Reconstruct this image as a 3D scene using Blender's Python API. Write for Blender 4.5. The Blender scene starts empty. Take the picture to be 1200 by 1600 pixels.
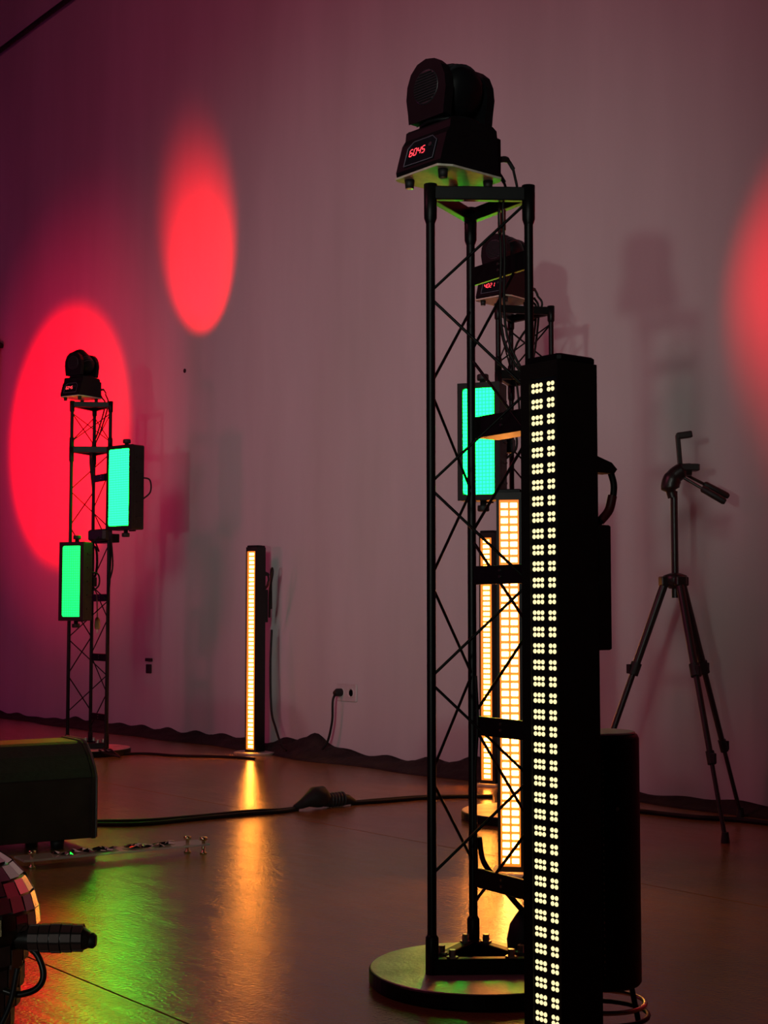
import bpy, bmesh, math, random
from mathutils import Vector, Matrix
random.seed(7)
SC = bpy.context.scene
COL = SC.collection
PI = math.pi
D2R = math.radians

# ------------------------------------------------------------------ survey frame
# Room axes: X runs along the long wall, Y points into it.  Site measurements were
# taken as (metres right, metres ahead) from the tripod spot; rm() turns them into room axes.
WALL_ANGLE = D2R(38.7)
SA, CA = math.sin(WALL_ANGLE), math.cos(WALL_ANGLE)
def rm(x, y): return (x * SA - y * CA, x * CA + y * SA)
WALL_Y = 4.135
EYE = 0.683

# ------------------------------------------------------------------ camera
cam_d = bpy.data.cameras.new('camera')
cam_d.sensor_fit = 'VERTICAL'; cam_d.sensor_height = 36.0; cam_d.sensor_width = 27.0
cam_d.lens = 2300 / 1600 * 36
cam_d.clip_start = 0.05; cam_d.clip_end = 100
cam = bpy.data.objects.new('camera', cam_d); COL.objects.link(cam)
cam.location = (0, 0, EYE)
cam.rotation_euler = (PI / 2 + math.atan(157 / 2300), 0, PI / 2 - WALL_ANGLE)
SC.camera = cam

# ------------------------------------------------------------------ world, exposure
w = bpy.data.worlds.new('dark_hall'); SC.world = w; w.use_nodes = True
bg = w.node_tree.nodes['Background']
bg.inputs[0].default_value = (0.55, 0.30, 0.42, 1); bg.inputs[1].default_value = 0.003
SC.view_settings.view_transform = 'Standard'
SC.view_settings.look = 'None'
SC.view_settings.exposure = 0.0
SC.view_settings.gamma = 1.0
SC.view_settings.use_curve_mapping = False

# ------------------------------------------------------------------ room lamps and added fill lights
def aim(o, target):
    d = Vector(target) - Vector(o.location)
    o.rotation_euler = d.to_track_quat('-Z', 'Y').to_euler()
def area_lamp(name, loc, target, size, col, watts, spread=PI):
    l = bpy.data.lights.new(name, 'AREA'); l.shape = 'SQUARE'; l.size = size; l.color = col; l.energy = watts; l.spread = spread
    o = bpy.data.objects.new(name, l); COL.objects.link(o); o.location = loc; aim(o, target); return o
def spot_lamp(name, loc, target, half_deg, blend, col, watts, radius=0.03):
    l = bpy.data.lights.new(name, 'SPOT'); l.spot_size = D2R(half_deg * 2); l.spot_blend = blend; l.color = col; l.energy = watts
    l.shadow_soft_size = radius
    o = bpy.data.objects.new(name, l); COL.objects.link(o); o.location = loc; aim(o, target); return o
a = rm(-2.6, -5.7)
spot_lamp('stage_wash_lamp', (a[0], a[1], 0.55), (-5.05, WALL_Y, 1.60), 10.5, 1.0, (0.93, 1.0, 0.90), 430, 0.12)
spot_lamp('added_soft_fill', (a[0]+0.3, a[1]+0.6, 3.4), (-5.05, WALL_Y, 1.55), 11, 1.0, (0.93, 1.0, 0.90), 780, 0.9)  # unseen soft light, added to weaken the sharp shadows on the wall
area_lamp('added_overhead_fill', (-4.6, -1.4, 4.3), (-5.4, WALL_Y, 2.2), 1.4, (1.0, 0.16, 0.31), 22, D2R(120))  # unseen overhead fill, added for diffuse pink light
area_lamp('added_purple_fill', (-10.5, 0.6, 1.6), (-8.6, WALL_Y, 2.2), 0.5, (0.62, 0.04, 0.42), 9)  # unseen fill, added to tint the left of the wall purple
area_lamp('side_wash_lamp', (-5.7, 1.0, 1.03), (-6.6, WALL_Y, 1.7), 0.20, (1.0, 0.10, 0.26), 6)
spot_lamp('red_beam_lamp', (-8.3, 0.45, 1.45), (-8.32, WALL_Y, 1.76), 13.5, 0.8, (1.0, 0.0, 0.0006), 4600)
spot_lamp('added_red_halo', (-8.3, 0.60, 1.45), (-8.2, WALL_Y, 1.80), 25, 1.0, (1.0, 0.0, 0.06), 260)  # extra wide light, added to spread a halo round the red spot

# ------------------------------------------------------------------ materials
def mat(name, col, rough=0.5, metal=0.0, spec=0.5, emit=None, strength=0.0, noise=0.0, nscale=20, bump=0.0, bscale=60):
    m = bpy.data.materials.new(name); m.use_nodes = True
    nt = m.node_tree; b = nt.nodes['Principled BSDF']
    b.inputs['Base Color'].default_value = (*col, 1); b.inputs['Roughness'].default_value = rough
    b.inputs['Metallic'].default_value = metal; b.inputs['Specular IOR Level'].default_value = spec
    if emit:
        b.inputs['Emission Color'].default_value = (*emit, 1); b.inputs['Emission Strength'].default_value = strength
    if noise or bump:
        tc = nt.nodes.new('ShaderNodeTexCoord')
    if noise:
        n = nt.nodes.new('ShaderNodeTexNoise'); n.inputs['Scale'].default_value = nscale; n.inputs['Detail'].default_value = 5
        r = nt.nodes.new('ShaderNodeValToRGB')
        r.color_ramp.elements[0].position = 0.3; r.color_ramp.elements[1].position = 0.7
        r.color_ramp.elements[0].color = (*[c * (1 - noise) for c in col], 1)
        r.color_ramp.elements[1].color = (*[min(1, c * (1 + noise)) for c in col], 1)
        nt.links.new(tc.outputs['Object'], n.inputs['Vector']); nt.links.new(n.outputs['Fac'], r.inputs['Fac'])
        nt.links.new(r.outputs['Color'], b.inputs['Base Color'])
    if bump:
        n2 = nt.nodes.new('ShaderNodeTexNoise'); n2.inputs['Scale'].default_value = bscale; n2.inputs['Detail'].default_value = 4
        bp = nt.nodes.new('ShaderNodeBump'); bp.inputs['Strength'].default_value = bump; bp.inputs['Distance'].default_value = 0.01
        nt.links.new(tc.outputs['Object'], n2.inputs['Vector']); nt.links.new(n2.outputs['Fac'], bp.inputs['Height'])
        nt.links.new(bp.outputs['Normal'], b.inputs['Normal'])
    return m
M = {}
M['black_metal'] = mat('black_metal', (0.004, 0.0036, 0.0036), 0.42, 0.0, 0.22, noise=0.3, nscale=30)
M['black_plastic'] = mat('black_plastic', (0.004, 0.004, 0.005), 0.5, 0.0, 0.18, noise=0.25, nscale=40)
M['dark_plastic'] = mat('dark_plastic', (0.02, 0.02, 0.024), 0.35, noise=0.25, nscale=40)
M['rubber'] = mat('rubber', (0.012, 0.011, 0.011), 0.6, noise=0.3, nscale=50)
M['cable'] = mat('cable', (0.008, 0.007, 0.006), 0.5, 0.0, 0.25, noise=0.3, nscale=50)
M['steel'] = mat('steel', (0.55, 0.52, 0.48), 0.3, 1.0, noise=0.1, nscale=60)
M['plate'] = mat('plate', (0.70, 0.62, 0.50), 0.5, 0.2, noise=0.15, nscale=60)
M['base_disc'] = mat('base_disc', (0.60, 0.58, 0.50), 0.38, 0.6, noise=0.35, nscale=14, bump=0.15, bscale=120)
M['housing'] = mat('housing', (0.012, 0.010, 0.009), 0.5, 0.0, 0.25, noise=0.25, nscale=30)
M['recess_glow'] = mat('recess_glow', (0.16, 0.14, 0.12), 0.5, emit=(1.0, 0.20, 0.012), strength=1.2)  # orange bloom around the cells painted in as emission of the board
M['led_board'] = mat('led_board', (0.016, 0.014, 0.022), 0.3, noise=0.3, nscale=60)
M['led_orange'] = mat('led_orange', (0.8, 0.6, 0.4), 0.4, emit=(1.0, 0.30, 0.036), strength=31)
M['led_amber'] = mat('led_amber', (0.8, 0.6, 0.4), 0.4, emit=(1.0, 0.33, 0.06), strength=22)
M['led_warm'] = mat('led_warm', (0.8, 0.7, 0.5), 0.4, emit=(1.0, 0.84, 0.42), strength=1.25)
M['led_red'] = mat('led_red', (0.5, 0.05, 0.05), 0.4, emit=(1.0, 0.05, 0.07), strength=2.2)
M['window_dark'] = mat('window_dark', (0.01, 0.01, 0.014), 0.12, noise=0.1)
M['outline'] = mat('outline', (0.12, 0.11, 0.15), 0.4, noise=0.1)
M['wedge'] = mat('wedge', (0.020, 0.014, 0.010), 0.5, noise=0.4, nscale=12, bump=0.2, bscale=150)
M['wedge_top'] = mat('wedge_top', (0.012, 0.013, 0.011), 0.6, noise=0.4, nscale=80, bump=0.3, bscale=300)
M['wedge_edge'] = mat('wedge_edge', (0.05, 0.045, 0.04), 0.35, noise=0.2)
M['mirror'] = mat('mirror', (0.75, 0.72, 0.68), 0.08, 1.0, noise=0.06, nscale=40)
M['prop_body'] = mat('prop_body', (0.02, 0.014, 0.012), 0.35, noise=0.3)
M['tile_dark'] = mat('tile_dark', (0.09, 0.05, 0.045), 0.5, 0.2, noise=0.35, nscale=40)
M['cloth'] = mat('cloth', (0.022, 0.014, 0.011), 0.85, noise=0.5, nscale=15, bump=0.4, bscale=50)
M['white_plastic'] = mat('white_plastic', (0.55, 0.52, 0.50), 0.4, noise=0.05)
M['tag_yellow'] = mat('tag_yellow', (0.65, 0.5, 0.22), 0.5, noise=0.1)
M['gold'] = mat('gold', (0.75, 0.6, 0.35), 0.25, 1.0, noise=0.1)
M['foil'] = mat('foil', (0.65, 0.62, 0.55), 0.15, 1.0, noise=0.2, nscale=80)
M['door'] = mat('door', (0.02, 0.012, 0.012), 0.6, noise=0.3)
M['conduit'] = mat('conduit', (0.015, 0.012, 0.015), 0.6, noise=0.3)
M['tripod'] = mat('tripod', (0.02, 0.014, 0.013), 0.38, noise=0.25)
M['red_sleeve'] = mat('red_sleeve', (0.10, 0.008, 0.008), 0.45, noise=0.2)

def green_panel_material(name, hi, lo, blue):
    m = bpy.data.materials.new(name); m.use_nodes = True
    nt = m.node_tree; b = nt.nodes['Principled BSDF']
    b.inputs['Base Color'].default_value = (0.02, 0.1, 0.05, 1); b.inputs['Roughness'].default_value = 0.3
    tc = nt.nodes.new('ShaderNodeTexCoord')
    sep = nt.nodes.new('ShaderNodeSeparateXYZ'); nt.links.new(tc.outputs['Object'], sep.inputs[0])
    prev = None
    for ax, sc in (('X', 1 / 0.0115), ('Z', 1 / 0.0115)):
        mul = nt.nodes.new('ShaderNodeMath'); mul.operation = 'MULTIPLY'; mul.inputs[1].default_value = sc
        fr = nt.nodes.new('ShaderNodeMath'); fr.operation = 'FRACT'
        gt = nt.nodes.new('ShaderNodeMath'); gt.operation = 'GREATER_THAN'; gt.inputs[1].default_value = 0.22
        nt.links.new(sep.outputs[ax], mul.inputs[0]); nt.links.new(mul.outputs[0], fr.inputs[0]); nt.links.new(fr.outputs[0], gt.inputs[0])
        if prev is None: prev = gt
        else:
            pr = nt.nodes.new('ShaderNodeMath'); pr.operation = 'MULTIPLY'
            nt.links.new(prev.outputs[0], pr.inputs[0]); nt.links.new(gt.outputs[0], pr.inputs[1]); prev = pr
    ma = nt.nodes.new('ShaderNodeMath'); ma.operation = 'MULTIPLY_ADD'; ma.inputs[1].default_value = hi; ma.inputs[2].default_value = lo
    nt.links.new(prev.outputs[0], ma.inputs[0])
    b.inputs['Emission Color'].default_value = (0.0015, 1.0, blue, 1)
    nt.links.new(ma.outputs[0], b.inputs['Emission Strength'])
    return m
M['led_green'] = green_panel_material('led_green', 18.0, 15.0, 0.024)
M['led_green_mid'] = green_panel_material('led_green_mid', 15.0, 12.0, 0.034)
M['led_green_low'] = green_panel_material('led_green_low', 1.6, 1.2, 0.11)

def clear_material():
    m = bpy.data.materials.new('clear_acrylic'); m.use_nodes = True
    b = m.node_tree.nodes['Principled BSDF']
    b.inputs['Base Color'].default_value = (0.92, 0.95, 0.92, 1); b.inputs['Roughness'].default_value = 0.08
    b.inputs['Transmission Weight'].default_value = 0.72; b.inputs['IOR'].default_value = 1.49
    return m
M['acrylic'] = clear_material()

def wall_material():
    m = bpy.data.materials.new('painted_wall'); m.use_nodes = True
    nt = m.node_tree; b = nt.nodes['Principled BSDF']
    b.inputs['Roughness'].default_value = 0.8; b.inputs['Specular IOR Level'].default_value = 0.2
    tc = nt.nodes.new('ShaderNodeTexCoord')
    mp = nt.nodes.new('ShaderNodeMapping'); mp.inputs['Scale'].default_value = (1.6, 1, 0.28)
    n1 = nt.nodes.new('ShaderNodeTexNoise'); n1.inputs['Scale'].default_value = 1.4; n1.inputs['Detail'].default_value = 6; n1.inputs['Roughness'].default_value = 0.55
    r1 = nt.nodes.new('ShaderNodeValToRGB')
    r1.color_ramp.elements[0].position = 0.3; r1.color_ramp.elements[1].position = 0.72
    r1.color_ramp.elements[0].color = (0.51, 0.50, 0.49, 1); r1.color_ramp.elements[1].color = (0.62, 0.61, 0.60, 1)
    n2 = nt.nodes.new('ShaderNodeTexNoise'); n2.inputs['Scale'].default_value = 90; n2.inputs['Detail'].default_value = 3
    bp = nt.nodes.new('ShaderNodeBump'); bp.inputs['Strength'].default_value = 0.12; bp.inputs['Distance'].default_value = 0.004
    nt.links.new(tc.outputs['Object'], mp.inputs['Vector']); nt.links.new(mp.outputs['Vector'], n1.inputs['Vector'])
    nt.links.new(n1.outputs['Fac'], r1.inputs['Fac']); nt.links.new(r1.outputs['Color'], b.inputs['Base Color'])
    nt.links.new(tc.outputs['Object'], n2.inputs['Vector']); nt.links.new(n2.outputs['Fac'], bp.inputs['Height'])
    nt.links.new(bp.outputs['Normal'], b.inputs['Normal'])
    return m
M['wall'] = wall_material()

def floor_material():
    m = bpy.data.materials.new('worn_floor'); m.use_nodes = True
    nt = m.node_tree; b = nt.nodes['Principled BSDF']
    N = nt.nodes.new; L = nt.links.new
    tc = N('ShaderNodeTexCoord')
    big = N('ShaderNodeTexNoise'); big.inputs['Scale'].default_value = 1.8; big.inputs['Detail'].default_value = 7; big.inputs['Roughness'].default_value = 0.62
    L(tc.outputs['Object'], big.inputs['Vector'])
    cr = N('ShaderNodeValToRGB')
    cr.color_ramp.elements[0].position = 0.3; cr.color_ramp.elements[1].position = 0.75
    cr.color_ramp.elements[0].color = (0.26, 0.140, 0.040, 1); cr.color_ramp.elements[1].color = (0.42, 0.24, 0.080, 1)
    L(big.outputs['Fac'], cr.inputs['Fac']); L(cr.outputs['Color'], b.inputs['Base Color'])
    # scuffs: long stretched streaks that change the gloss
    mp = N('ShaderNodeMapping'); mp.inputs['Scale'].default_value = (1.2, 7.0, 1.0); mp.inputs['Rotation'].default_value = (0, 0, 0.35)
    sn = N('ShaderNodeTexNoise'); sn.inputs['Scale'].default_value = 3.0; sn.inputs['Detail'].default_value = 8; sn.inputs['Roughness'].default_value = 0.7; sn.inputs['Distortion'].default_value = 1.2
    L(tc.outputs['Object'], mp.inputs['Vector']); L(mp.outputs['Vector'], sn.inputs['Vector'])
    rr = N('ShaderNodeMapRange'); rr.inputs['From Min'].default_value = 0.3; rr.inputs['From Max'].default_value = 0.7
    rr.inputs['To Min'].default_value = 0.11; rr.inputs['To Max'].default_value = 0.21
    L(sn.outputs['Fac'], rr.inputs['Value']); L(rr.outputs['Result'], b.inputs['Roughness'])
    fine = N('ShaderNodeTexNoise'); fine.inputs['Scale'].default_value = 130; fine.inputs['Detail'].default_value = 3
    L(tc.outputs['Object'], fine.inputs['Vector'])
    b1 = N('ShaderNodeBump'); b1.inputs['Strength'].default_value = 0.22; b1.inputs['Distance'].default_value = 0.004
    L(fine.outputs['Fac'], b1.inputs['Height'])
    b2 = N('ShaderNodeBump'); b2.inputs['Strength'].default_value = 0.14; b2.inputs['Distance'].default_value = 0.006
    L(sn.outputs['Fac'], b2.inputs['Height']); L(b1.outputs['Normal'], b2.inputs['Normal'])
    L(b2.outputs['Normal'], b.inputs['Normal'])
    b.inputs['Specular IOR Level'].default_value = 0.6; b.inputs['IOR'].default_value = 1.75
    return m
M['floor'] = floor_material()

# ------------------------------------------------------------------ mesh builder
class MB:
    def __init__(s): s.v = []; s.f = []; s.smooth = []
    def add(s, vs, fs, smooth=False):
        o = len(s.v); s.v += [tuple(v) for v in vs]
        s.f += [tuple(o + i for i in f) for f in fs]; s.smooth += [smooth] * len(fs); return s
    def box(s, c, d, m=None):
        x, y, z = (q / 2 for q in d)
        vs = [Vector(p) for p in ((-x,-y,-z),(x,-y,-z),(x,y,-z),(-x,y,-z),(-x,-y,z),(x,-y,z),(x,y,z),(-x,y,z))]
        if m is not None: vs = [m @ v for v in vs]
        vs = [v + Vector(c) for v in vs]
        return s.add(vs, [(0,3,2,1),(4,5,6,7),(0,1,5,4),(1,2,6,5),(2,3,7,6),(3,0,4,7)])
    def cbox(s, c, d, b, m=None):          # box with chamfered vertical edges and top/bottom rims
        x, y, z = (q / 2 for q in d)
        ring = lambda i: [(-x+b+i,-y+i),(x-b-i,-y+i),(x-i,-y+b+i),(x-i,y-b-i),(x-b-i,y-i),(-x+b+i,y-i),(-x+i,y-b-i),(-x+i,-y+b+i)]
        zz = [(-z, b * .6), (-z + b * .6, 0), (z - b * .6, 0), (z, b * .6)]
        vs = [Vector((px, py, h)) for h, i in zz for px, py in ring(i)]
        if m is not None: vs = [m @ v for v in vs]
        vs = [v + Vector(c) for v in vs]
        fs = [tuple(range(7, -1, -1)), tuple(range(24, 32))]
        for k in range(3):
            for i in range(8):
                j = (i + 1) % 8; fs.append((k*8+i, k*8+j, k*8+8+j, k*8+8+i))
        return s.add(vs, fs)
    def tube(s, pts, r, n=8, cap=True):
        pts = [Vector(p) for p in pts]; rs = r if isinstance(r, (list, tuple)) else [r] * len(pts)
        rings = []; ref = None
        for i, p in enumerate(pts):
            t = (pts[min(i+1, len(pts)-1)] - pts[max(i-1, 0)]).normalized()
            if ref is None:
                ref = t.cross(Vector((0,0,1)));  ref = t.cross(Vector((1,0,0))) if ref.length < 1e-3 else ref
            ref = (ref - t * ref.dot(t)).normalized(); b = t.cross(ref)
            rings += [p + (ref * math.cos(2*PI*k/n) + b * math.sin(2*PI*k/n)) * rs[i] for k in range(n)]
        fs = [(i*n+k, i*n+(k+1)%n, (i+1)*n+(k+1)%n, (i+1)*n+k) for i in range(len(pts)-1) for k in range(n)]
        s.add(rings, fs, True)
        if cap:
            s.add(rings[:n], [tuple(range(n-1, -1, -1))]); s.add(rings[-n:], [tuple(range(n))])
        return s
    def cyl(s, a, b, r, n=16, r2=None): return s.tube([a, b], [r, r if r2 is None else r2], n)
    def lathe(s, prof, c=(0,0,0), n=32, smooth=True, m=None):
        vs = [Vector((r*math.cos(2*PI*k/n), r*math.sin(2*PI*k/n), z)) for r, z in prof for k in range(n)]
        if m is not None: vs = [m @ v for v in vs]
        vs = [v + Vector(c) for v in vs]
        fs = [(i*n+k, i*n+(k+1)%n, (i+1)*n+(k+1)%n, (i+1)*n+k) for i in range(len(prof)-1) for k in range(n)]
        s.add(vs, fs, smooth)
        if prof[0][0] > 1e-5: s.add(vs[:n], [tuple(range(n-1, -1, -1))])
        if prof[-1][0] > 1e-5: s.add(vs[-n:], [tuple(range(n))])
        return s
    def prism(s, poly, a0, a1, axis='X', smooth=False):   # poly in the other two axes, extruded along axis
        n = len(poly)
        def mk(t, p): return {'X': (t, p[0], p[1]), 'Y': (p[0], t, p[1]), 'Z': (p[0], p[1], t)}[axis]
        vs = [mk(a0, p) for p in poly] + [mk(a1, p) for p in poly]
        fs = [(i, (i+1)%n, n+(i+1)%n, n+i) for i in range(n)]
        s.add(vs, fs, smooth); s.add(vs[:n], [tuple(range(n-1,-1,-1))]); s.add(vs[n:], [tuple(range(n))])
        return s
    def mesh(s, name):
        me = bpy.data.meshes.new(name); me.from_pydata(s.v, [], s.f)
        me.polygons.foreach_set('use_smooth', s.smooth)
        bm = bmesh.new(); bm.from_mesh(me); bmesh.ops.recalc_face_normals(bm, faces=bm.faces); bm.to_mesh(me); bm.free()
        me.update(); return me
    def build(s, name, m, parent=None, loc=None, rot=None, bevel=0):
        me = s.mesh(name); me.materials.append(M[m] if isinstance(m, str) else m)
        return link(name, me, parent, loc, rot, bevel)
def link(name, me, parent=None, loc=None, rot=None, bevel=0):
    o = bpy.data.objects.new(name, me); COL.objects.link(o); o.parent = parent
    if loc: o.location = loc
    if rot: o.rotation_euler = rot
    if bevel:
        b = o.modifiers.new('bevel', 'BEVEL'); b.width = bevel; b.segments = 2; b.limit_method = 'ANGLE'
    return o
def thing(name, label, cat, loc=(0,0,0), rotz=0, group=None):
    o = bpy.data.objects.new(name, None); COL.objects.link(o); o.empty_display_size = 0.05
    o.location = loc; o.rotation_euler = (0, 0, rotz)
    return tag(o, label, cat, group)
def tag(o, label, cat, group=None):
    o['label'] = label; o['category'] = cat
    if group: o['group'] = group
    return o
def spline(pts, n=8):
    pts = [Vector(p) for p in pts]; P = [pts[0]*2 - pts[1]] + pts + [pts[-1]*2 - pts[-2]]; out = []
    for i in range(1, len(P)-2):
        p0, p1, p2, p3 = P[i-1:i+3]
        for k in range(n):
            t = k / n
            out.append(0.5*((2*p1)+(p2-p0)*t+(2*p0-5*p1+4*p2-p3)*t*t+(3*p1-p0-3*p2+p3)*t**3))
    out.append(pts[-1]); return out
def rz(a): return Matrix.Rotation(a, 3, 'Z')

# ------------------------------------------------------------------ the setting
def structure(o): o['kind'] = 'structure'; return o
X0, X1 = -13.0, 4.0
floor = structure(MB().box(((X0+X1)/2, -1.4, -0.06), (X1-X0, 12.0, 0.10)).build('floor', 'rubber'))
floor.location = (0, 0, 0)
strip_w = 1.555
for k in range(-5, 3):
    y0 = 1.31 + strip_w * k; y1 = min(y0 + strip_w, WALL_Y)
    if y0 >= WALL_Y: continue
    MB().box(((X0+X1)/2, (y0+y1)/2, -0.005), (X1-X0, y1-y0-0.005, 0.010)).build('floor_strip', 'floor', floor)
wall = MB().box(((X0+X1)/2, WALL_Y+0.1, 2.9), (X1-X0, 0.2, 6.0)).build('wall_back', 'wall'); structure(wall)
MB().tube([(-6.9, WALL_Y-0.0005, 2.0), (-6.9, WALL_Y-0.004, 2.0)], 0.012, 10).build('wall_hole', 'rubber', wall)
# dark door leaf at the far end, with its frame and closer
d = structure(MB().box((-9.85, WALL_Y-0.03, 1.22), (0.98, 0.05, 2.44)).build('door_1', 'door', bevel=0.006))
fr = MB(); fr.box((-9.335, WALL_Y-0.035, 1.24), (0.05, 0.07, 2.48)); fr.box((-10.365, WALL_Y-0.035, 1.24), (0.05, 0.07, 2.48)); fr.box((-9.85, WALL_Y-0.035, 2.505), (1.08, 0.07, 0.05))
fr.build('door_frame', 'door', d, bevel=0.004)
MB().box((-9.30, WALL_Y-0.04, 2.475), (0.10, 0.06, 0.035)).build('door_closer', 'conduit', d, bevel=0.004)
# conduit high along the wall
cd = MB(); cd.tube([(x, WALL_Y-0.03, 4.535 + 0.012*math.sin(x*2.1)) for x in [X0 + .25*i for i in range(60)]], 0.016, 8)
structure(cd.build('trim_1', 'conduit'))

# ------------------------------------------------------------------ bunched cloth along the foot of the wall
def skirting_cloth():
    mb = MB(); n = 420; cols = 7; vs = []; rnd = random.Random(3)
    for i in range(n):
        x = -11.0 + 13.5 * i / (n - 1)
        h = 0.036 + 0.010*math.sin(x*2.3) + 0.004*math.sin(x*7.7+1) + 0.003*math.sin(x*17+2) + 0.004*math.sin(x*5.3+math.sin(x*2.7))
        h += 0.055*math.exp(-((x+5.72)/0.22)**2) + 0.05*math.exp(-((x+6.35)/0.5)**2)*0.5 + 0.05*math.exp(-((x+4.3)/0.35)**2)
        dpt = 0.085 + 0.025*math.sin(x*2.3+0.5) + 0.015*math.sin(x*9+1) + 0.05*math.exp(-((x+5.72)/0.3)**2)
        for k in range(cols):
            t = k / (cols-1)
            z = h * (1 - t)**1.3 * (1 + 0.18*math.sin(x*23+k*1.7)) + 0.004*(k < cols-1)
            vs.append((x, WALL_Y - 0.002 - dpt*t, max(0.001, z)))
        vs.append((x, WALL_Y - 0.002, 0.001))
    c1 = cols + 1
    fs = [(i*c1+k, i*c1+k+1, (i+1)*c1+k+1, (i+1)*c1+k) for i in range(n-1) for k in range(cols)]
    fs += [(i*c1+cols, i*c1, (i+1)*c1, (i+1)*c1+cols) for i in range(n-1)]
    mb.add(vs, fs, True)
    return tag(mb.build('floor_cloth', 'cloth'), 'dark bunched cloth lying along the foot of the wall', 'cloth')
skirting_cloth()

# ------------------------------------------------------------------ truss totems
TL = 0.185                                   # leg spacing
LEGS = {'M': (-TL/2, TL*0.2887), 'R': (TL/2, TL*0.2887), 'F': (0, -TL*0.5774)}
TOP1 = 1.485
RUNGS = (0.175, 0.465, 0.755, 1.045, 1.345)
tube_meshes = {}
def brace_pair(root, a, b, z_first, period, z_lo, z_hi):
    za = z_first
    while za > z_lo - period: za -= period
    pa, pb = Vector((*LEGS[a], 0)), Vector((*LEGS[b], 0))
    dirv = (pb - pa).normalized()
    while za < z_hi:
        for z1, z2 in ((za, za + period/2), (za + period, za + period/2)):
            if min(z1, z2) > z_lo and max(z1, z2) < z_hi:
                off = 0.012 if z2 > z1 else -0.012
                MB().tube([pa + dirv*0.006 + Vector((0,0,z1+off)), pb - dirv*0.006 + Vector((0,0,z2-off*0.3))], 0.0030, 6).build('brace', 'black_metal', root)
        za += period
def make_totem(label, pos, rotz, tall, deep_rung=True):
    x, y = rm(*pos)
    t = thing('truss_totem', label, 'truss stand', (x, y, 0), rotz, 'truss totems')
    top = TOP1 + (0.228 if tall else 0)
    disc = MB(); disc.lathe([(0.0, 0.001), (0.200, 0.001), (0.205, 0.004), (0.205, 0.026), (0.203, 0.0285), (0.0, 0.0285)], n=64, smooth=False)
    dk = disc.build('base_plate', 'black_metal', t, bevel=0)
    MB().lathe([(0.0, 0.0286), (0.2025, 0.0286), (0.201, 0.030), (0.0, 0.030)], n=64, smooth=False).build('plate_top', 'base_disc', dk)
    foot = MB()
    for a, b in (('M','R'), ('R','F'), ('F','M')):
        pa, pb = Vector(LEGS[a]), Vector(LEGS[b]); dv = (pb-pa)
        foot.box(((pa.x+pb.x)/2, (pa.y+pb.y)/2, 0.044), (dv.length, 0.022, 0.028), rz(math.atan2(dv.y, dv.x)))
    foot.build('foot_frame', 'black_metal', t, bevel=0.003)
    for a, b in (('M','R'), ('R','F'), ('F','M')):
        pa, pb = Vector(LEGS[a]), Vector(LEGS[b])
        for q in (0.22, 0.80):
            p = pa.lerp(pb, q)
            bo = MB(); bo.lathe([(0.011, 0.058), (0.011, 0.061), (0.0065, 0.061), (0.0065, 0.073), (0, 0.073)], (p.x, p.y, 0), 6, False)
            bo.build('bolt', 'steel', t)
    for k, (lx, ly) in LEGS.items():
        MB().cyl((lx, ly, 0.03), (lx, ly, top-0.005), 0.0085, 14).build('leg', 'black_metal', t)
        rings = [[(0.0085, 0.03), (0.012, 0.03), (0.012, 0.095), (0.0085, 0.10)], [(0.0085, TOP1-0.075), (0.012, TOP1-0.065), (0.0125, TOP1), (0.0085, TOP1)]]
        if tall:
            rings += [[(0.0085, TOP1+0.001), (0.012, TOP1+0.001), (0.012, TOP1+0.045), (0.0085, TOP1+0.05)], [(0.0085, top-0.055), (0.012, top-0.05), (0.0125, top), (0.0, top)]]
        for pf in rings: MB().lathe(pf, (lx, ly, 0), 14).build('sleeve', 'black_metal', t)
    def ring_frame(z, h):
        for a, b in (('M','R'), ('R','F'), ('F','M')):
            pa, pb = Vector(LEGS[a]), Vector(LEGS[b]); dv = pb - pa
            MB().box(((pa.x+pb.x)/2, (pa.y+pb.y)/2, z), (dv.length-0.014, 0.016, h), rz(math.atan2(dv.y, dv.x))).build('top_rail', 'black_metal', t, bevel=0.002)
    ring_frame(top-0.017, 0.026)
    if tall: ring_frame(TOP1-0.010, 0.03)
    m_, r_ = LEGS['M'], LEGS['R']
    for i, z in enumerate(RUNGS):
        h, dp, yo = 0.036, 0.010, 0.0
        if i == 3 and deep_rung: h, dp, yo = 0.042, 0.060, 0.030
        rg = MB().box((0, m_[1]+yo, z), (TL-0.016, dp, h)).build('rung', 'black_metal', t, bevel=0.002)
        for q in (-0.004, 0.008):
            MB().cyl((0.004, m_[1]+yo-dp/2-0.002, z+q), (0.004, m_[1]+yo-dp/2+0.002, z+q), 0.0028, 8).build('screw', 'steel', rg)
    PER = 0.358
    brace_pair(t, 'F', 'R', 1.275, PER, 0.09, TOP1-0.03)
    brace_pair(t, 'F', 'M', 1.10, PER, 0.09, TOP1-0.03)
    brace_pair(t, 'M', 'R', 1.19, PER, 0.09, TOP1-0.03)
    if tall:
        for a, b in (('F','M'), ('M','R'), ('R','F')):
            pa, pb = LEGS[a], LEGS[b]
            for z1, z2 in ((TOP1+0.03, top-0.06), (top-0.06, TOP1+0.03)):
                MB().tube([(pa[0], pa[1], z1), (pb[0], pb[1], z2)], 0.0028, 6).build('brace', 'black_metal', t)
    return t, top
T_NEAR = (0.177, 2.774); T_MID = (0.461, 4.936); T_FAR = (-1.434, 7.19)
near_t, near_top = make_totem('black three-legged truss totem on round plate beside the dotted LED bar', T_NEAR, D2R(-6), False)
mid_t, mid_top = make_totem('black truss totem standing behind the large one, between two orange bars', T_MID, D2R(3), True)
far_t, far_top = make_totem('slim black truss totem by the wall carrying two green panels', T_FAR, D2R(-3), True)

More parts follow.
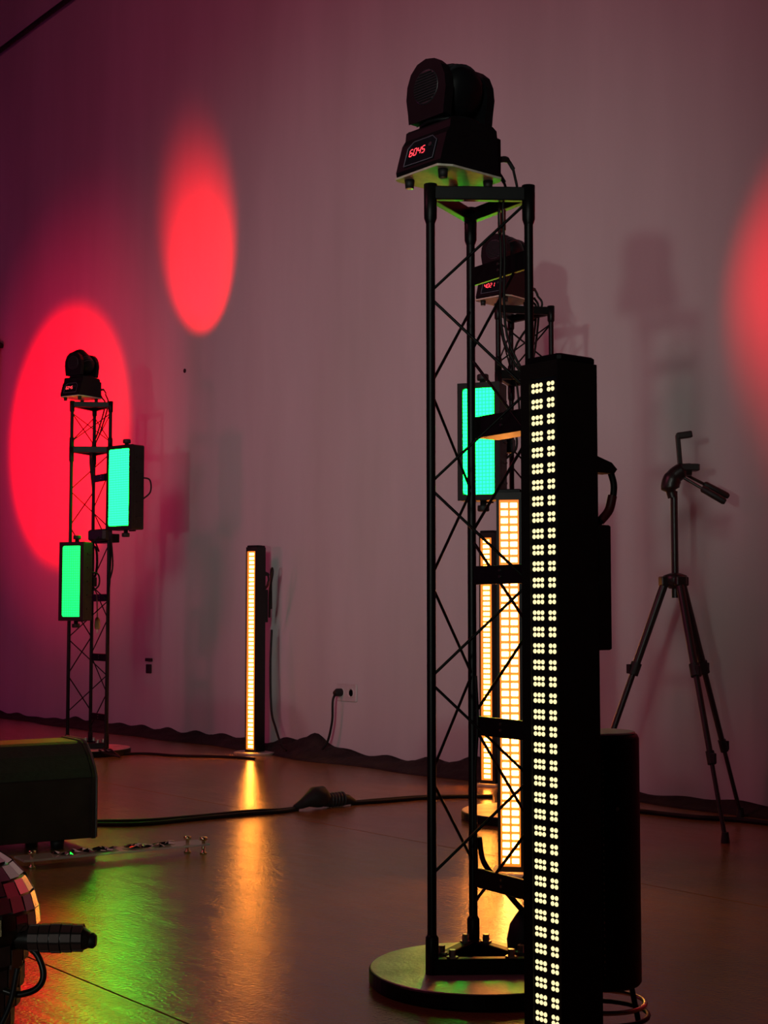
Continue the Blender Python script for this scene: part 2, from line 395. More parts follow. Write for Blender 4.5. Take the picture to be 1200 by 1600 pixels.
# ------------------------------------------------------------------ moving head lights
SEG = {'0':'abcdef','1':'bc','2':'abged','3':'abgcd','4':'fgbc','5':'afgcd','6':'afgedc','d':'bcdeg','A':'abcefg'}
def seven_seg(mb, text, cx, cz, hgt, place):
    wd = hgt * 0.52; th = hgt * 0.13; adv = wd * 1.5
    for i, ch in enumerate(text):
        ox = cx + (i - (len(text)-1)/2) * adv
        for sgm in SEG[ch]:
            x, z, w_, h_ = {'a':(0,.5,1,0),'g':(0,0,1,0),'d':(0,-.5,1,0),'f':(-.5,.25,0,1),'b':(.5,.25,0,1),'e':(-.5,-.25,0,1),'c':(.5,-.25,0,1)}[sgm]
            bw, bh = (wd*0.8, th) if w_ else (th, hgt*0.42)
            px, pz = ox + x*wd, cz + z*hgt
            mb.add([place(px-bw/2, pz-bh/2), place(px+bw/2, pz-bh/2), place(px+bw/2, pz+bh/2), place(px-bw/2, pz+bh/2)], [(0,1,2,3)])
def make_head(label, pos, z, rotz, digits, tilt):
    x, y = rm(pos[0]-0.050, pos[1]-0.020)
    t = thing('moving_head_light', label, 'stage light', (x, y, z), rotz, 'moving head lights')
    # mounting plate under the base
    pl = MB().prism([(-0.066,-0.082),(0.056,-0.086),(0.070,-0.060),(0.070,0.066),(0.055,0.078),(-0.055,0.078),(-0.070,0.062),(-0.072,-0.070)], 0.0, 0.004, 'Z')
    plate = pl.build('mounting_plate', 'plate', t, bevel=0.001)
    for fx, fy in ((-0.048,-0.062),(0.045,-0.062),(-0.048,0.055),(0.045,0.055)):
        f = MB(); f.lathe([(0.0, -0.016), (0.008, -0.016), (0.0095, 0.0), (0.0, 0.0)], (fx, fy, 0), 14)
        fo = f.build('rubber_foot', 'rubber', t)
        MB().lathe([(0.004, -0.0166), (0.007, -0.0166), (0.007, -0.0158), (0.004, -0.0158)], (fx, fy, 0), 14).build('washer', 'steel', fo)
    # base: prow with display towards -Y, rounded block behind
    base = MB()
    prof = [(-0.082,0.004),(-0.084,0.012),(-0.079,0.030),(-0.068,0.066),(-0.060,0.078),(-0.058,0.094),(-0.050,0.100),(0.052,0.100),(0.062,0.094),(0.066,0.060),(0.068,0.010),(0.064,0.004)]
    base.prism(prof, -0.062, 0.062, 'X')
    base.build('base', 'black_plastic', t, bevel=0.010)
    # connector block at the back
    MB().cbox((0.020, 0.076, 0.045), (0.064, 0.022, 0.084), 0.004).build('connector_block', 'black_plastic', t)
    # display on the prow (plane between profile points)
    p0, p1 = Vector((0, -0.0815, 0.0215)), Vector((0, -0.0680, 0.0660)); up = (p1-p0); hgt = up.length; up.normalize(); nrm = Vector((0, -up.z, up.y)).normalized()
    def place(px, pz, off=0.0022): return p0 + Vector((px, 0, 0)) + up * (hgt/2 + pz) + nrm * off
    win = MB(); outl = [(-0.040,-0.026),(0.040,-0.026),(0.040,0.012),(0.026,0.024),(-0.026,0.024),(-0.040,0.012)]
    win.add([place(*q, 0.0) for q in outl] + [place(*q, 0.0016) for q in outl], [tuple(range(5,-1,-1)), tuple(range(6,12))] + [(i,(i+1)%6,6+(i+1)%6,6+i) for i in range(6)])
    wo = win.build('display_window', 'window_dark', t)
    border = MB(); border.tube([place(*q, 0.002) for q in outl + [outl[0]]], 0.0010, 6, False); border.build('display_border', 'outline', wo)
    dg = MB(); seven_seg(dg, digits, -0.010, 0.000, 0.0145, place); dg.build('digits', 'led_red', wo)
    kn = MB(); c = place(0.027, 0.004, 0.001); kn.tube([c, c + nrm*0.004], 0.0045, 12); kn.build('menu_button', 'dark_plastic', wo)
    # yoke: turntable, two arms (along Y)
    yk = MB(); yk.lathe([(0.058, 0.0995), (0.060, 0.102), (0.058, 0.107), (0.0, 0.107)], n=32); yk.build('turntable', 'black_plastic', t)
    for sgn in (-1, 1):
        pts = [(-0.048,0.106),(0.048,0.106),(0.050,0.125),(0.055,0.155),(0.052,0.180),(0.042,0.202),(0.024,0.217),(0.0,0.222),(-0.024,0.217),(-0.042,0.202),(-0.052,0.180),(-0.055,0.155),(-0.050,0.125)]
        y0, y1 = sorted((sgn*0.044, sgn*0.064))
        arm = MB().prism(pts, y0, y1, 'Y').build('yoke_arm', 'black_plastic', t, bevel=0.005)
        for k in range(11):                    # cooling slats in a round field
            zz = 0.168 + (k-5)*0.0052; half = math.sqrt(max(0.0, 0.030**2 - (zz-0.168)**2))
            MB().box((0, sgn*0.0650, zz), (2*half+0.004, 0.003, 0.0022), Matrix.Rotation(D2R(35*sgn), 3, 'X')).build('vent_slat', 'dark_plastic', arm)
        MB().lathe([(0.031, 0), (0.034, 0), (0.034, 0.003), (0.031, 0.003)], (0, sgn*0.0642, 0.168), 24, m=Matrix.Rotation(PI/2*sgn, 3, 'X')).build('vent_ring', 'dark_plastic', arm)
    # lamp barrel, tilted about Y
    hd = MB(); R = Matrix.Rotation(tilt, 3, 'Y')
    hd.lathe([(0.0,-0.058),(0.030,-0.056),(0.044,-0.045),(0.051,-0.020),(0.052,0.020),(0.047,0.048),(0.043,0.058),(0.038,0.060),(0.036,0.052),(0.0,0.050)], (0, 0, 0.172), 28, m=R)
    ho = hd.build('lamp_head', 'black_plastic', t)
    ln = MB(); ln.lathe([(0.035, 0.050), (0.030, 0.056), (0.018, 0.060), (0.0, 0.0615)], (0, 0, 0.172), 24, m=R); ln.build('lens', 'window_dark', ho)
    for q in (-0.030, -0.018, -0.006):
        MB().lathe([(0.0500, q), (0.0535, q+0.001), (0.0535, q+0.004), (0.0500, q+0.005)], (0, 0, 0.172), 28, m=R).build('cooling_fin', 'dark_plastic', ho)
    # power and signal plugs
    for px, pz in ((0.015, 0.030), (0.040, 0.050)):
        plg = MB(); plg.tube(spline([(px, 0.090, pz), (px, 0.112, pz+0.004), (px+0.002, 0.128, pz-0.012)], 5), [0.006]*6 + [0.004]*5, 10); plg.build('plug', 'rubber', t)
    return t
near_h = make_head('moving head light with red display on top of the large truss totem', T_NEAR, near_top+0.018, D2R(2), '6045', D2R(-72))
mid_h = make_head('smaller moving head light with red display seen through the large truss', T_MID, mid_top+0.018, D2R(10), '4021', D2R(-60))
far_h = make_head('moving head light silhouetted against the red glow on the wall', T_FAR, far_top+0.018, D2R(20), '6045', D2R(-40))
# the beams of those lamps (lamp positions at the lenses)
fx, fy = rm(*T_FAR); spot_lamp('far_head_beam', (fx-0.06, fy+0.13, far_top+0.19), (-6.74, WALL_Y, 2.56), 23.5, 1.0, (1.0, 0.0, 0.004), 260)
mx, my = rm(*T_MID); spot_lamp('mid_head_beam', (mx+0.12, my+0.06, mid_top+0.20), (-2.00, WALL_Y, 1.62), 52, 1.0, (1.0, 0.0, 0.012), 62)

# ------------------------------------------------------------------ LED bars (1 m tall)
def make_bar(label, pos, rotz, style, shift=(0, 0), base='none'):
    x, y = rm(*pos); x += shift[0]; y += shift[1]
    t = thing('led_bar', label, 'LED bar', (x, y, 0), rotz, 'one metre LED bars')
    W, Dp, H = 0.066, 0.072, 1.0
    z0 = 0.012
    px0, px1 = (-0.017, 0.0315) if style == 'dots' else ((-0.026, 0.026) if style == 'double' else (-0.029, 0.021))
    rec = 0.004 if style == 'dots' else 0.008
    fy_ = -Dp/2
    # housing: back block plus a front frame around the recessed board
    hs = MB(); hs.box((0, rec/2, (H+z0)/2), (W, Dp-rec, H-z0))
    zb, zt = z0+0.012, H-0.020
    hs.box(((-W/2+px0)/2, fy_+rec/2, (H+z0)/2), (px0+W/2, rec, H-z0))
    hs.box(((W/2+px1)/2, fy_+rec/2, (H+z0)/2), (W/2-px1, rec, H-z0))
    hs.box(((px0+px1)/2, fy_+rec/2, (z0+zb)/2), (px1-px0, rec, zb-z0))
    hs.box(((px0+px1)/2, fy_+rec/2, (H+zt)/2), (px1-px0, rec, H-zt))
    hs.build('housing', 'housing', t)
    cap = MB(); cap.cbox((0.0, 0.002, H+0.004), (W*0.98, Dp*0.94, 0.010), 0.004); cap.build('end_cap', 'black_plastic', t)
    MB().box(((px0+px1)/2, fy_+rec-0.0008, (zb+zt)/2), (px1-px0, 0.0014, zt-zb)).build('led_board', 'led_board' if style == 'dots' else 'recess_glow', t)
    rows = 46; pitch = (zt-zb-0.008)/rows; yq = fy_+rec-0.0022
    if style == 'dots':
        def cluster(n):
            mb = MB()
            for i in range(n):
                for j in range(2):
                    cx, cz = (i-(n-1)/2)*0.0069, (j-0.5)*0.0072
                    mb.lathe([(0.0030, 0), (0.0026, 0.0012), (0.0012, 0.0018), (0.0, 0.0019)], (cx, 0, cz), 10, m=Matrix.Rotation(PI/2, 3, 'X'))
            me = mb.mesh('led_cluster'); me.materials.append(M['led_warm']); return me
        m3, m2 = cluster(3), cluster(2)
        for k in range(rows):
            zz = zt-0.006-pitch*(k+0.5)+0.004
            link('led_cluster', m3, t, (-0.0052, yq+0.001, zz)); link('led_cluster', m2, t, (0.0190, yq+0.001, zz))
    else:
        def cell(wd, mt='led_orange'):
            mb = MB(); mb.cbox((0, 0, 0), (wd, 0.002, pitch*0.62), 0.0012); me = mb.mesh('led_cell'); me.materials.append(M[mt]); return me
        if style == 'single':
            c1 = cell(0.0275)
            for k in range(rows): link('led_cell', c1, t, ((px0+px1)/2, yq, zb+0.004+pitch*(k+0.5)))
        else:
            c2 = cell(0.0185, 'led_amber')
            for k in range(rows):
                for sx in (-0.0122, 0.0122): link('led_cell', c2, t, (sx, yq, zb+0.004+pitch*(k+0.5)))
    if base == 'disc':
        MB().lathe([(0, 0), (0.10, 0), (0.102, 0.004), (0.102, 0.009), (0.099, 0.012), (0, 0.012)], n=40, smooth=False).build('base_plate', 'base_disc', t)
    else:
        MB().cbox((0, 0, 0.006), (0.10, 0.12, 0.012), 0.004).build('base_plate', 'base_disc', t)
    # supply box, bracket and leads at the back
    psu = MB(); psu.cbox((0.008, Dp/2+0.014, 0.715), (0.046, 0.028, 0.16), 0.003); psu.build('power_supply', 'housing', t)
    br = MB(); br.prism([(Dp/2-0.001, 0.862), (Dp/2+0.034, 0.862), (Dp/2+0.040, 0.868), (Dp/2+0.030, 0.876), (Dp/2-0.001, 0.884)], 0.010, 0.030, 'X'); br.build('bracket', 'housing', t, bevel=0.002)
    cb = MB(); cb.tube(spline([(0.020, Dp/2+0.036, 0.870), (0.022, Dp/2+0.042, 0.845), (0.020, Dp/2+0.034, 0.815), (0.014, Dp/2+0.014, 0.792), (0.010, Dp/2+0.010, 0.78)], 6), 0.0045, 8); lead = cb.build('power_lead', 'cable', t)
    MB().tube(spline([(0.0215, Dp/2+0.0395, 0.834), (0.020, Dp/2+0.034, 0.815), (0.0165, Dp/2+0.022, 0.801)], 5), 0.0062, 8).build('lead_sleeve', 'red_sleeve', lead)
    return t
make_bar('tall black LED bar with rows of pale yellow dots, closest to the camera', (0.2168, 1.827), 0.0, 'dots', (-0.033, 0.036))
make_bar('orange LED bar with two columns of glowing cells behind the large truss', (0.335, 3.91), D2R(42), 'double')
make_bar('orange LED bar with one glowing column seen through the large truss', (0.425, 5.88), D2R(22), 'single', base='none')
make_bar('lone orange LED bar glowing against the open wall', (-0.625, 7.18), D2R(21), 'single', base='disc')

# ------------------------------------------------------------------ green LED panels
def make_panel(label, pos, z, rotz, wd, hg, back, face='led_green'):
    x, y = rm(*pos)
    t = thing('led_floodlight', label, 'flood light', (x, y, z), rotz, 'green LED panels')
    dp = 0.075
    MB().box((0, 0.004, 0), (wd, dp, hg)).build('housing', 'housing', t, bevel=0.006)
    b = 0.018
    fr = MB()
    for cx, cz, sx, sz in ((0, hg/2-b/2, wd, b), (0, -hg/2+b/2, wd, b), (-wd/2+b/2, 0, b, hg-2*b), (wd/2-b/2, 0, b, hg-2*b)):
        fr.box((cx, -dp/2+0.001, cz), (sx, 0.014, sz))
    fr.build('bezel', 'housing', t)
    # light face with rounded corners
    hw, hh, rr = wd/2-b-0.001, hg/2-b-0.001, 0.010
    poly = [(sx*(hw-rr)+rr*math.cos(a0+q*PI/8), sz*(hh-rr)+rr*math.sin(a0+q*PI/8)) for sx, sz, a0 in ((1,1,0),(-1,1,PI/2),(-1,-1,PI),(1,-1,1.5*PI)) for q in range(5)]
    MB().prism(poly, -dp/2-0.0065, -dp/2+0.004, 'Y').build('light_face', face, t)
    for sg in (1, -1):
        kn = MB(); kn.lathe([(0.0, 0), (0.010, 0), (0.010, 0.014), (0.018, 0.014), (0.019, 0.018), (0.019, 0.030), (0.016, 0.033), (0, 0.033)], (0.0, 0.006, sg*hg/2), 16, m=Matrix.Rotation(0 if sg > 0 else PI, 3, 'X'))
        kn.build('knob', 'rubber', t)
    yk = MB(); yk.prism([(0.045, -hg/2-0.004), (0.053, -hg/2-0.004), (0.053, hg/2+0.004), (0.045, hg/2+0.004)], -0.02, 0.02, 'X'); yk.build('yoke', 'black_metal', t)
    for k in range(5):
        MB().box((wd/2+0.0015, 0.010+0.0, -hg*0.35 + k*hg*0.175), (0.003, dp*0.55, 0.006)).build('cooling_rib', 'housing', t)
    cl = MB(); cl.tube([(0.0, 0.050, 0), tuple(back)], 0.009, 10); cl.box(back, (0.034, 0.034, 0.045)); cl.build('clamp', 'black_metal', t, bevel=0.002)
    hd = MB(); hd.tube(spline([(wd/2-0.01, 0.030, hg*0.12), (wd/2+0.022, 0.055, hg*0.09), (wd/2+0.024, 0.058, -hg*0.05), (wd/2-0.006, 0.036, -hg*0.14)], 6), 0.004, 8); hd.build('lead', 'cable', t)
    return t
make_panel('upper green LED panel jutting out from the far truss', (-1.243, 7.05), 1.28, D2R(14), 0.175, 0.405, (-0.075, 0.10, 0.06))
make_panel('lower green LED panel hanging on the leg of the far truss', (-1.462, 6.99), 0.830, D2R(32), 0.132, 0.372, (0.02, 0.115, 0.0), 'led_green_low')
make_panel('green LED panel glowing behind the rungs of the large truss', (0.315, 4.68), 1.225, D2R(30), 0.140, 0.375, (0.05, 0.13, 0.0), 'led_green_mid')

# ------------------------------------------------------------------ cables hanging in and on the totems
def local(t, p): return t.location + Matrix.Rotation(t.rotation_euler.z, 3, 'Z') @ Vector(p)
def cable(name, label, pts, r=0.0035, n=8, extra=None, group=None):
    t = thing(name, label, 'cable', (0, 0, 0), 0, group) if extra else None
    o = MB().tube(spline(pts, n), r, 8).build(name if not extra else 'cord', 'cable', t)
    if not extra: tag(o, label, 'cable', group); return o
    return t
for i, (ox, oy) in enumerate(((0.042, 0.024), (0.064, 0.016))):
    c = cable('power_cable', ('lead hanging inside the large truss, nearer its back leg', 'lead hanging inside the large truss, nearer the dotted bar')[i],
          [local(near_h, ((0.017, 0.042)[i], 0.127, (0.018, 0.038)[i])), local(near_h, ((0.019, 0.046)[i], 0.134, 0.0)), local(near_t, (ox, oy+0.025, near_top-0.002)), local(near_t, (ox, oy, near_top-0.03)), local(near_t, (ox+0.003, oy, 1.36)), local(near_t, (ox+0.004, oy+0.004, 1.20)),
           local(near_t, (0.098+0.008*i, 0.068-0.006*i, 1.06)), local(near_t, (0.104+0.008*i, 0.066-0.006*i, 0.85)), local(near_t, (0.104+0.008*i, 0.066-0.006*i, 0.5)), local(near_t, (0.104+0.008*i, 0.066-0.006*i, 0.2))], 0.0026, 6, True, 'leads in the large truss')
    MB().tube([local(near_t, (ox+0.0004, oy, near_top-0.045)), local(near_t, (ox+0.0006, oy, near_top-0.085))], 0.0042, 8).build('sleeve', 'red_sleeve', c)
cable('power_cable', 'thin slack lead along the lower back leg of the large truss', [local(near_t, (LEGS['M'][0]+0.011, LEGS['M'][1], 0.56)), local(near_t, (LEGS['M'][0]+0.030, LEGS['M'][1]-0.01, 0.47)), local(near_t, (LEGS['M'][0]+0.020, LEGS['M'][1]-0.01, 0.36)), local(near_t, (LEGS['M'][0]+0.026, LEGS['M'][1]-0.012, 0.26)), local(near_t, (LEGS['M'][0]+0.012, LEGS['M'][1], 0.17))], 0.003, 6, None, 'leads in the large truss')
for i, (ox, oy, sw) in enumerate(((0.03, 0.02, 0.03), (0.055, 0.0, 0.05), (-0.02, 0.0, -0.02))):
    cable('power_cable', ('looping lead on the rear truss near its right leg', 'outer looping lead on the rear truss', 'lead tied to the back leg of the rear truss')[i],
          [local(mid_h, (0.017+0.012*i, 0.124, 0.020+0.01*i)), local(mid_h, (0.03+0.01*i, 0.136, -0.01)), local(mid_t, (ox+sw*0.3, oy, mid_top-0.14)), local(mid_t, (ox-sw*0.5, oy, mid_top-0.30)),
           local(mid_t, (ox-sw, oy+0.01, 1.2)), local(mid_t, (ox-sw*1.2, oy, 0.9)), local(mid_t, (-0.06, 0.04, 0.5)), local(mid_t, (-0.065, 0.03, 0.06))], 0.004, 6, None, 'leads on the rear truss')
rl = LEGS['R']
for i in range(3):
    cable('power_cable', ('lead running straight down the outer leg of the far truss', 'slack lead bulging out beside the far truss leg', 'thin lead strung along the far truss to the floor')[i],
          [local(far_t, (rl[0]+0.015, rl[1]-0.01, 1.15)), local(far_t, (rl[0]+0.05+0.01*i, rl[1]-0.02, 1.06)), local(far_t, (rl[0]+0.016+0.03*(i == 1), rl[1], 0.95-0.04*i)), local(far_t, (rl[0]+0.03+0.008*i, rl[1]-0.015, 0.82)),
           local(far_t, (rl[0]+0.014, rl[1]-0.012, 0.70)), local(far_t, (rl[0]+0.013+0.004*i, rl[1]-0.012, 0.40)), local(far_t, (rl[0]+0.016, rl[1]-0.012, 0.06)), local(far_t, (rl[0]+0.12, rl[1]-0.03-0.03*i, 0.034)), local(far_t, (rl[0]+0.22, rl[1]-0.03, 0.006))], 0.0042, 6, None, 'leads on the far truss')
for i in range(2):
    cable('power_cable', ('lead running inside the extension of the far truss', 'second lead curving inside the top of the far truss')[i],
          [local(far_h, (0.017+0.025*i, 0.124, 0.020+0.015*i)), local(far_h, (0.03+0.02*i, 0.136, -0.02)), local(far_t, (0.02+0.03*i, 0.02, far_top-0.15)), local(far_t, (-0.02+0.02*i, 0.0, 1.45)), local(far_t, (0.0, 0.01, 1.25)), local(far_t, (-0.02, 0.02, 1.08)), local(far_t, (0.03, 0.03, 0.98))], 0.004, 6, None, 'leads on the far truss')
# loop of spare lead + tape tag on the far truss
lp = [local(far_t, (0.0 + 0.034*math.cos(q*PI/8), 0.02, 0.93 + 0.075*math.sin(q*PI/8))) for q in range(17)]
tag(MB().tube(lp, 0.006, 8).build('cable_loop', 'cable'), 'coiled loop of lead hanging inside the far truss', 'cable')
ad = thing('power_adapter', 'black adapter brick strapped between the two green panels', 'adapter', tuple(local(far_t, (0.035, 0.03, 1.06))), D2R(5))
MB().cbox((0, 0, 0), (0.15, 0.05, 0.055), 0.012).build('case', 'rubber', ad)
MB().cyl((-0.085, 0, 0), (-0.07, 0, 0), 0.008, 10).build('strain_relief', 'rubber', ad)
pt = thing('hanging_plug', 'pale plug dangling on a thin lead inside the far truss', 'plug', tuple(local(far_t, (0.045, 0.02, 0.60))), 0)
MB().lathe([(0.0, 0.0), (0.012, 0.002), (0.015, 0.02), (0.012, 0.05), (0.005, 0.06), (0, 0.06)], n=12).build('plug_body', 'tag_yellow', pt)
MB().tube(spline([(0, 0, 0.058), (-0.004, 0, 0.12), (-0.012, 0.0, 0.17)], 5), 0.0035, 8).build('cord', 'white_plastic', pt)
for sx in (-0.005, 0.005): MB().cyl((sx, 0, -0.018), (sx, 0, 0.002), 0.002, 8).build('pin', 'steel', pt)
# adapter bag and lead at the foot of the near truss
bgp = local(near_t, (-0.012, 0.112, 0.030))
bag = thing('cable_adapter', 'dark bulbous adapter on the plate of the large truss', 'adapter', tuple(bgp), D2R(-6))
MB().lathe([(0.0, 0.002), (0.020, 0.002), (0.030, 0.012), (0.032, 0.035), (0.026, 0.062), (0.014, 0.080), (0.008, 0.088), (0, 0.089)], n=18).build('adapter_body', 'rubber', bag)
MB().tube(spline([(0, 0, 0.086), (-0.026, -0.008, 0.108), (-0.056, -0.022, 0.140), (-0.070, -0.042, 0.175), (-0.072, -0.050, 0.22)], 6), 0.0055, 8).build('cord', 'cable', bag)
st = MB()
for q in range(6):
    aq = q*PI/3; st.tube([(0.026, 0, 0.150), (0.026 + 0.024*math.cos(aq), 0.0, 0.150 + 0.024*math.sin(aq))], 0.0035, 6)
st.tube([(0.026, -0.006, 0.15), (0.026, 0.006, 0.15)], 0.012, 12); st.build('star_knob', 'rubber', bag)
MB().tube(spline([(0.026, 0, 0.145), (0.022, 0.0, 0.118), (0.0, -0.002, 0.112), (-0.022, -0.006, 0.112)], 5), 0.0032, 8).build('tie_lead', 'cable', bag)

# ------------------------------------------------------------------ drum on a wire stand, behind the dotted bar
dx, dy = rm(0.318, 2.21)
dr = thing('drum_column', 'dark upright cylinder on a wire stand half hidden by the dotted bar', 'cylinder', (dx, dy, 0), D2R(30))
MB().lathe([(0.0, 0.14), (0.058, 0.14), (0.061, 0.144), (0.061, 0.497), (0.058, 0.503), (0.0, 0.503)], n=48).build('drum_body', 'housing', dr)
MB().lathe([(0.0, 0.5035), (0.054, 0.5035), (0.056, 0.505), (0.054, 0.507), (0.0, 0.507)], n=40, smooth=False).build('drum_lid', 'white_plastic', dr)
for q in range(3):
    aq = q*2*PI/3 + 0.4
    MB().tube([(0.045*math.cos(aq), 0.045*math.sin(aq), 0.142), (0.072*math.cos(aq), 0.072*math.sin(aq), 0.0)], 0.0042, 8).build('leg', 'black_metal', dr)
MB().tube([(0.066*math.cos(q*PI/16), 0.066*math.sin(q*PI/16), 0.112) for q in range(33)], 0.0035, 8, False).build('stand_ring', 'gold', dr)
MB().tube([(0.070*math.cos(q*PI/16), 0.070*math.sin(q*PI/16), 0.095) for q in range(33)], 0.0035, 8, False).build('stand_ring', 'black_metal', dr)
ang = math.atan2(*reversed(Vector((-dx, -dy))[:])) - D2R(30)
pr = MB()
for k in range(34):
    z = 0.165 + k*0.0092; aq = ang + 0.12
    pr.box((0.0612*math.cos(aq), 0.0612*math.sin(aq), z), (0.0022, 0.0018, 0.0035), rz(aq))
po = pr.build('perforation_row', 'steel', dr); po['kind'] = 'stuff'
MB().cyl((0.0605*math.cos(ang+.45), 0.0605*math.sin(ang+.45), 0.40), (0.0635*math.cos(ang+.45), 0.0635*math.sin(ang+.45), 0.40), 0.003, 10).build('rivet', 'steel', dr)

# ------------------------------------------------------------------ photo tripod by the wall
C = Vector((0.940, 4.757)); feet = [(1.193, 4.985), (1.014, 4.43), (0.615, 4.69)]
tx, ty = rm(*C)
tp = thing('tripod', 'black photo tripod with twin pan handles standing by the wall', 'tripod', (tx, ty, 0), 0)
apex = 0.79
for f in feet:
    fx_, fy_ = rm(*f); v = Vector((fx_-tx, fy_-ty, 0.012)); u = Vector((v.x, v.y, 0)).normalized()
    a0 = Vector((0, 0, apex-0.01)) + u*0.035
    p1, p2 = a0.lerp(v, 0.36), a0.lerp(v, 0.70)
    lg = MB().tube([a0, p1], [0.0135, 0.0125], 10).build('leg', 'tripod', tp)
    MB().tube([p1, p2], 0.0095, 10).build('leg_section', 'tripod', lg)
    MB().tube([p2, v], 0.0070, 10).build('leg_section', 'tripod', lg)
    dv = (v-a0).normalized()
    for p, r in ((p1, 0.0175), (p2, 0.0135)):
        cl = MB(); cl.tube([p-dv*0.020, p+dv*0.020], r, 12); cl.box(p + u*0.018, (0.016, 0.012, 0.030)); cl.build('leg_lock', 'rubber', lg, bevel=0.002)
    MB().tube([v+Vector((0,0,0.02)), v-Vector((0,0,0.011))], [0.010, 0.014], 12).build('rubber_foot', 'rubber', lg)
    MB().box(a0+Vector((0,0,0.004)), (0.034, 0.034, 0.030), rz(math.atan2(u.y, u.x))).build('hinge', 'tripod', tp, bevel=0.004)
MB().lathe([(0.0, apex-0.03), (0.020, apex-0.03), (0.036, apex-0.015), (0.038, apex+0.012), (0.016, apex+0.02), (0, apex+0.02)], n=20).build('collar', 'tripod', tp)
MB().cyl((0, 0, apex-0.06), (0, 0, 1.075), 0.0115, 14).build('centre_column', 'tripod', tp)
hdm = Matrix.Rotation(PI/2 - WALL_ANGLE, 3, 'Z')          # head is turned so the handles swing along the wall
def H(x, y, z): return tuple(hdm @ Vector((x, y, 0)) + Vector((0, 0, z)))
hb = MB(); hb.tube(spline([H(-0.004, 0, 1.055), H(-0.012, 0, 1.09), H(0.0, 0, 1.122), H(0.028, 0, 1.142), H(0.055, 0, 1.146)], 5), [0.016]*4 + [0.030]*6 + [0.027]*6 + [0.021]*5, 14)
hb.build('pan_head', 'tripod', tp)
MB().tube([H(-0.030, -0.01, 1.083), H(-0.018, -0.006, 1.088)], [0.008, 0.012], 10).build('lock_knob', 'rubber', tp)
MB().cbox(H(0.050, 0, 1.152), (0.062, 0.05, 0.022), 0.004, hdm).build('camera_plate', 'tripod', tp)
MB().box(H(0.018, 0, 1.205), (0.014, 0.020, 0.110), hdm @ Matrix.Rotation(D2R(-4), 3, 'Y')).build('phone_holder', 'tripod', tp, bevel=0.003)
MB().box(H(0.036, 0, 1.258), (0.050, 0.024, 0.022), hdm @ Matrix.Rotation(D2R(-8), 3, 'Y')).build('phone_clamp', 'tripod', tp, bevel=0.004)
for (x0, y0, z0, x1, y1, z1) in ((0.045, 0.02, 1.130, 0.188, 0.05, 1.062), (0.030, -0.02, 1.116, 0.155, -0.05, 1.036)):
    p0, p1 = Vector(H(x0, y0, z0)), Vector(H(x1, y1, z1)); md = p0.lerp(p1, 0.42)
    hn = MB().tube([p0, md], 0.005, 10).build('pan_handle', 'tripod', tp)
    MB().tube([md, md.lerp(p1, 0.06), md.lerp(p1, 0.92), p1], [0.008, 0.0115, 0.0115, 0.008], 12).build('grip', 'rubber', hn)

# ------------------------------------------------------------------ floor wedge
wx, wy = rm(-0.843, 4.35)
wd = thing('stage_wedge', 'dark sloping stage wedge box at the picture edge below the far truss', 'box', (wx, wy, 0), D2R(90-6))
prof = [(0.0, 0.028), (0.0, 0.200), (0.012, 0.225), (0.045, 0.262), (0.085, 0.292), (0.110, 0.300), (0.25, 0.300), (0.30, 0.26), (0.30, 0.028)]
MB().prism(prof, -0.80, -0.012, 'X').build('wedge_body', 'wedge', wd, bevel=0.002)
MB().prism([(p[0]-0.004 if p[0] < .2 else p[0]+.004, p[1]+(0.004 if p[1] > .1 else -.002)) for p in prof], -0.012, 0.0, 'X').build('end_panel', 'wedge', wd, bevel=0.002)
MB().tube([(0.001, -0.004+0.0, 0.030), (0.001, -0.004, 0.202)] + [(0.001, p[0]-0.003, p[1]+0.004) for p in prof[2:7]], 0.0035, 6).build('edge_trim', 'wedge_edge', wd)
MB().prism([(-0.003, 0.204), (0.010, 0.229), (0.043, 0.266), (0.084, 0.2955), (0.0845, 0.292), (0.045, 0.262), (0.012, 0.225), (0.0, 0.2)], -0.80, -0.014, 'X').build('sloping_grille', 'wedge_top', wd)
MB().box((-0.62, -0.001, 0.150), (0.36, 0.003, 0.003)).build('lid_seam', 'rubber', wd)
for q in (-0.10, -0.70):
    for yy in (0.04, 0.26):
        MB().lathe([(0.0, 0.0), (0.018, 0.0), (0.021, 0.028), (0.0, 0.028)], (q, yy, 0), 14).build('foot', 'rubber', wd)

# ------------------------------------------------------------------ clear acrylic strip on the floor
ax, ay = rm(-0.745, 4.125)
ac = thing('acrylic_strip', 'clear acrylic strip with crumpled foil and bolts lying on the floor', 'strip', (ax, ay, 0), D2R(32)+PI/2-WALL_ANGLE)
MB().box((0, 0, 0.026), (0.54, 0.085, 0.006)).build('acrylic_sheet', 'acrylic', ac, bevel=0.001)
for qx, qy in ((-0.235, 0.0), (0.225, 0.012), (0.255, -0.03)):
    bo = MB(); bo.lathe([(0, 0.0), (0.010, 0.0), (0.010, 0.004), (0.005, 0.006), (0.005, 0.036), (0.011, 0.038), (0.011, 0.046), (0.006, 0.047), (0, 0.047)], (qx, qy, 0), 12); bo.build('bolt', 'gold', ac)
rnd = random.Random(5)
for k in range(40):
    cx = -0.17 + 0.36*rnd.random(); cy = -0.028 + 0.056*rnd.random(); mb = MB(); n = 7
    vs = [(cx + (0.010+0.014*rnd.random())*math.cos(q*2*PI/n), cy + (0.004+0.006*rnd.random())*math.sin(q*2*PI/n), 0.0295+0.006*rnd.random()) for q in range(n)]
    mb.add(vs + [(cx, cy, 0.036+0.004*rnd.random()), (cx, cy, 0.0292)], [(q, (q+1)%n, n) for q in range(n)] + [((q+1)%n, q, n+1) for q in range(n)])
    mb.build('foil_scrap', 'foil', ac)

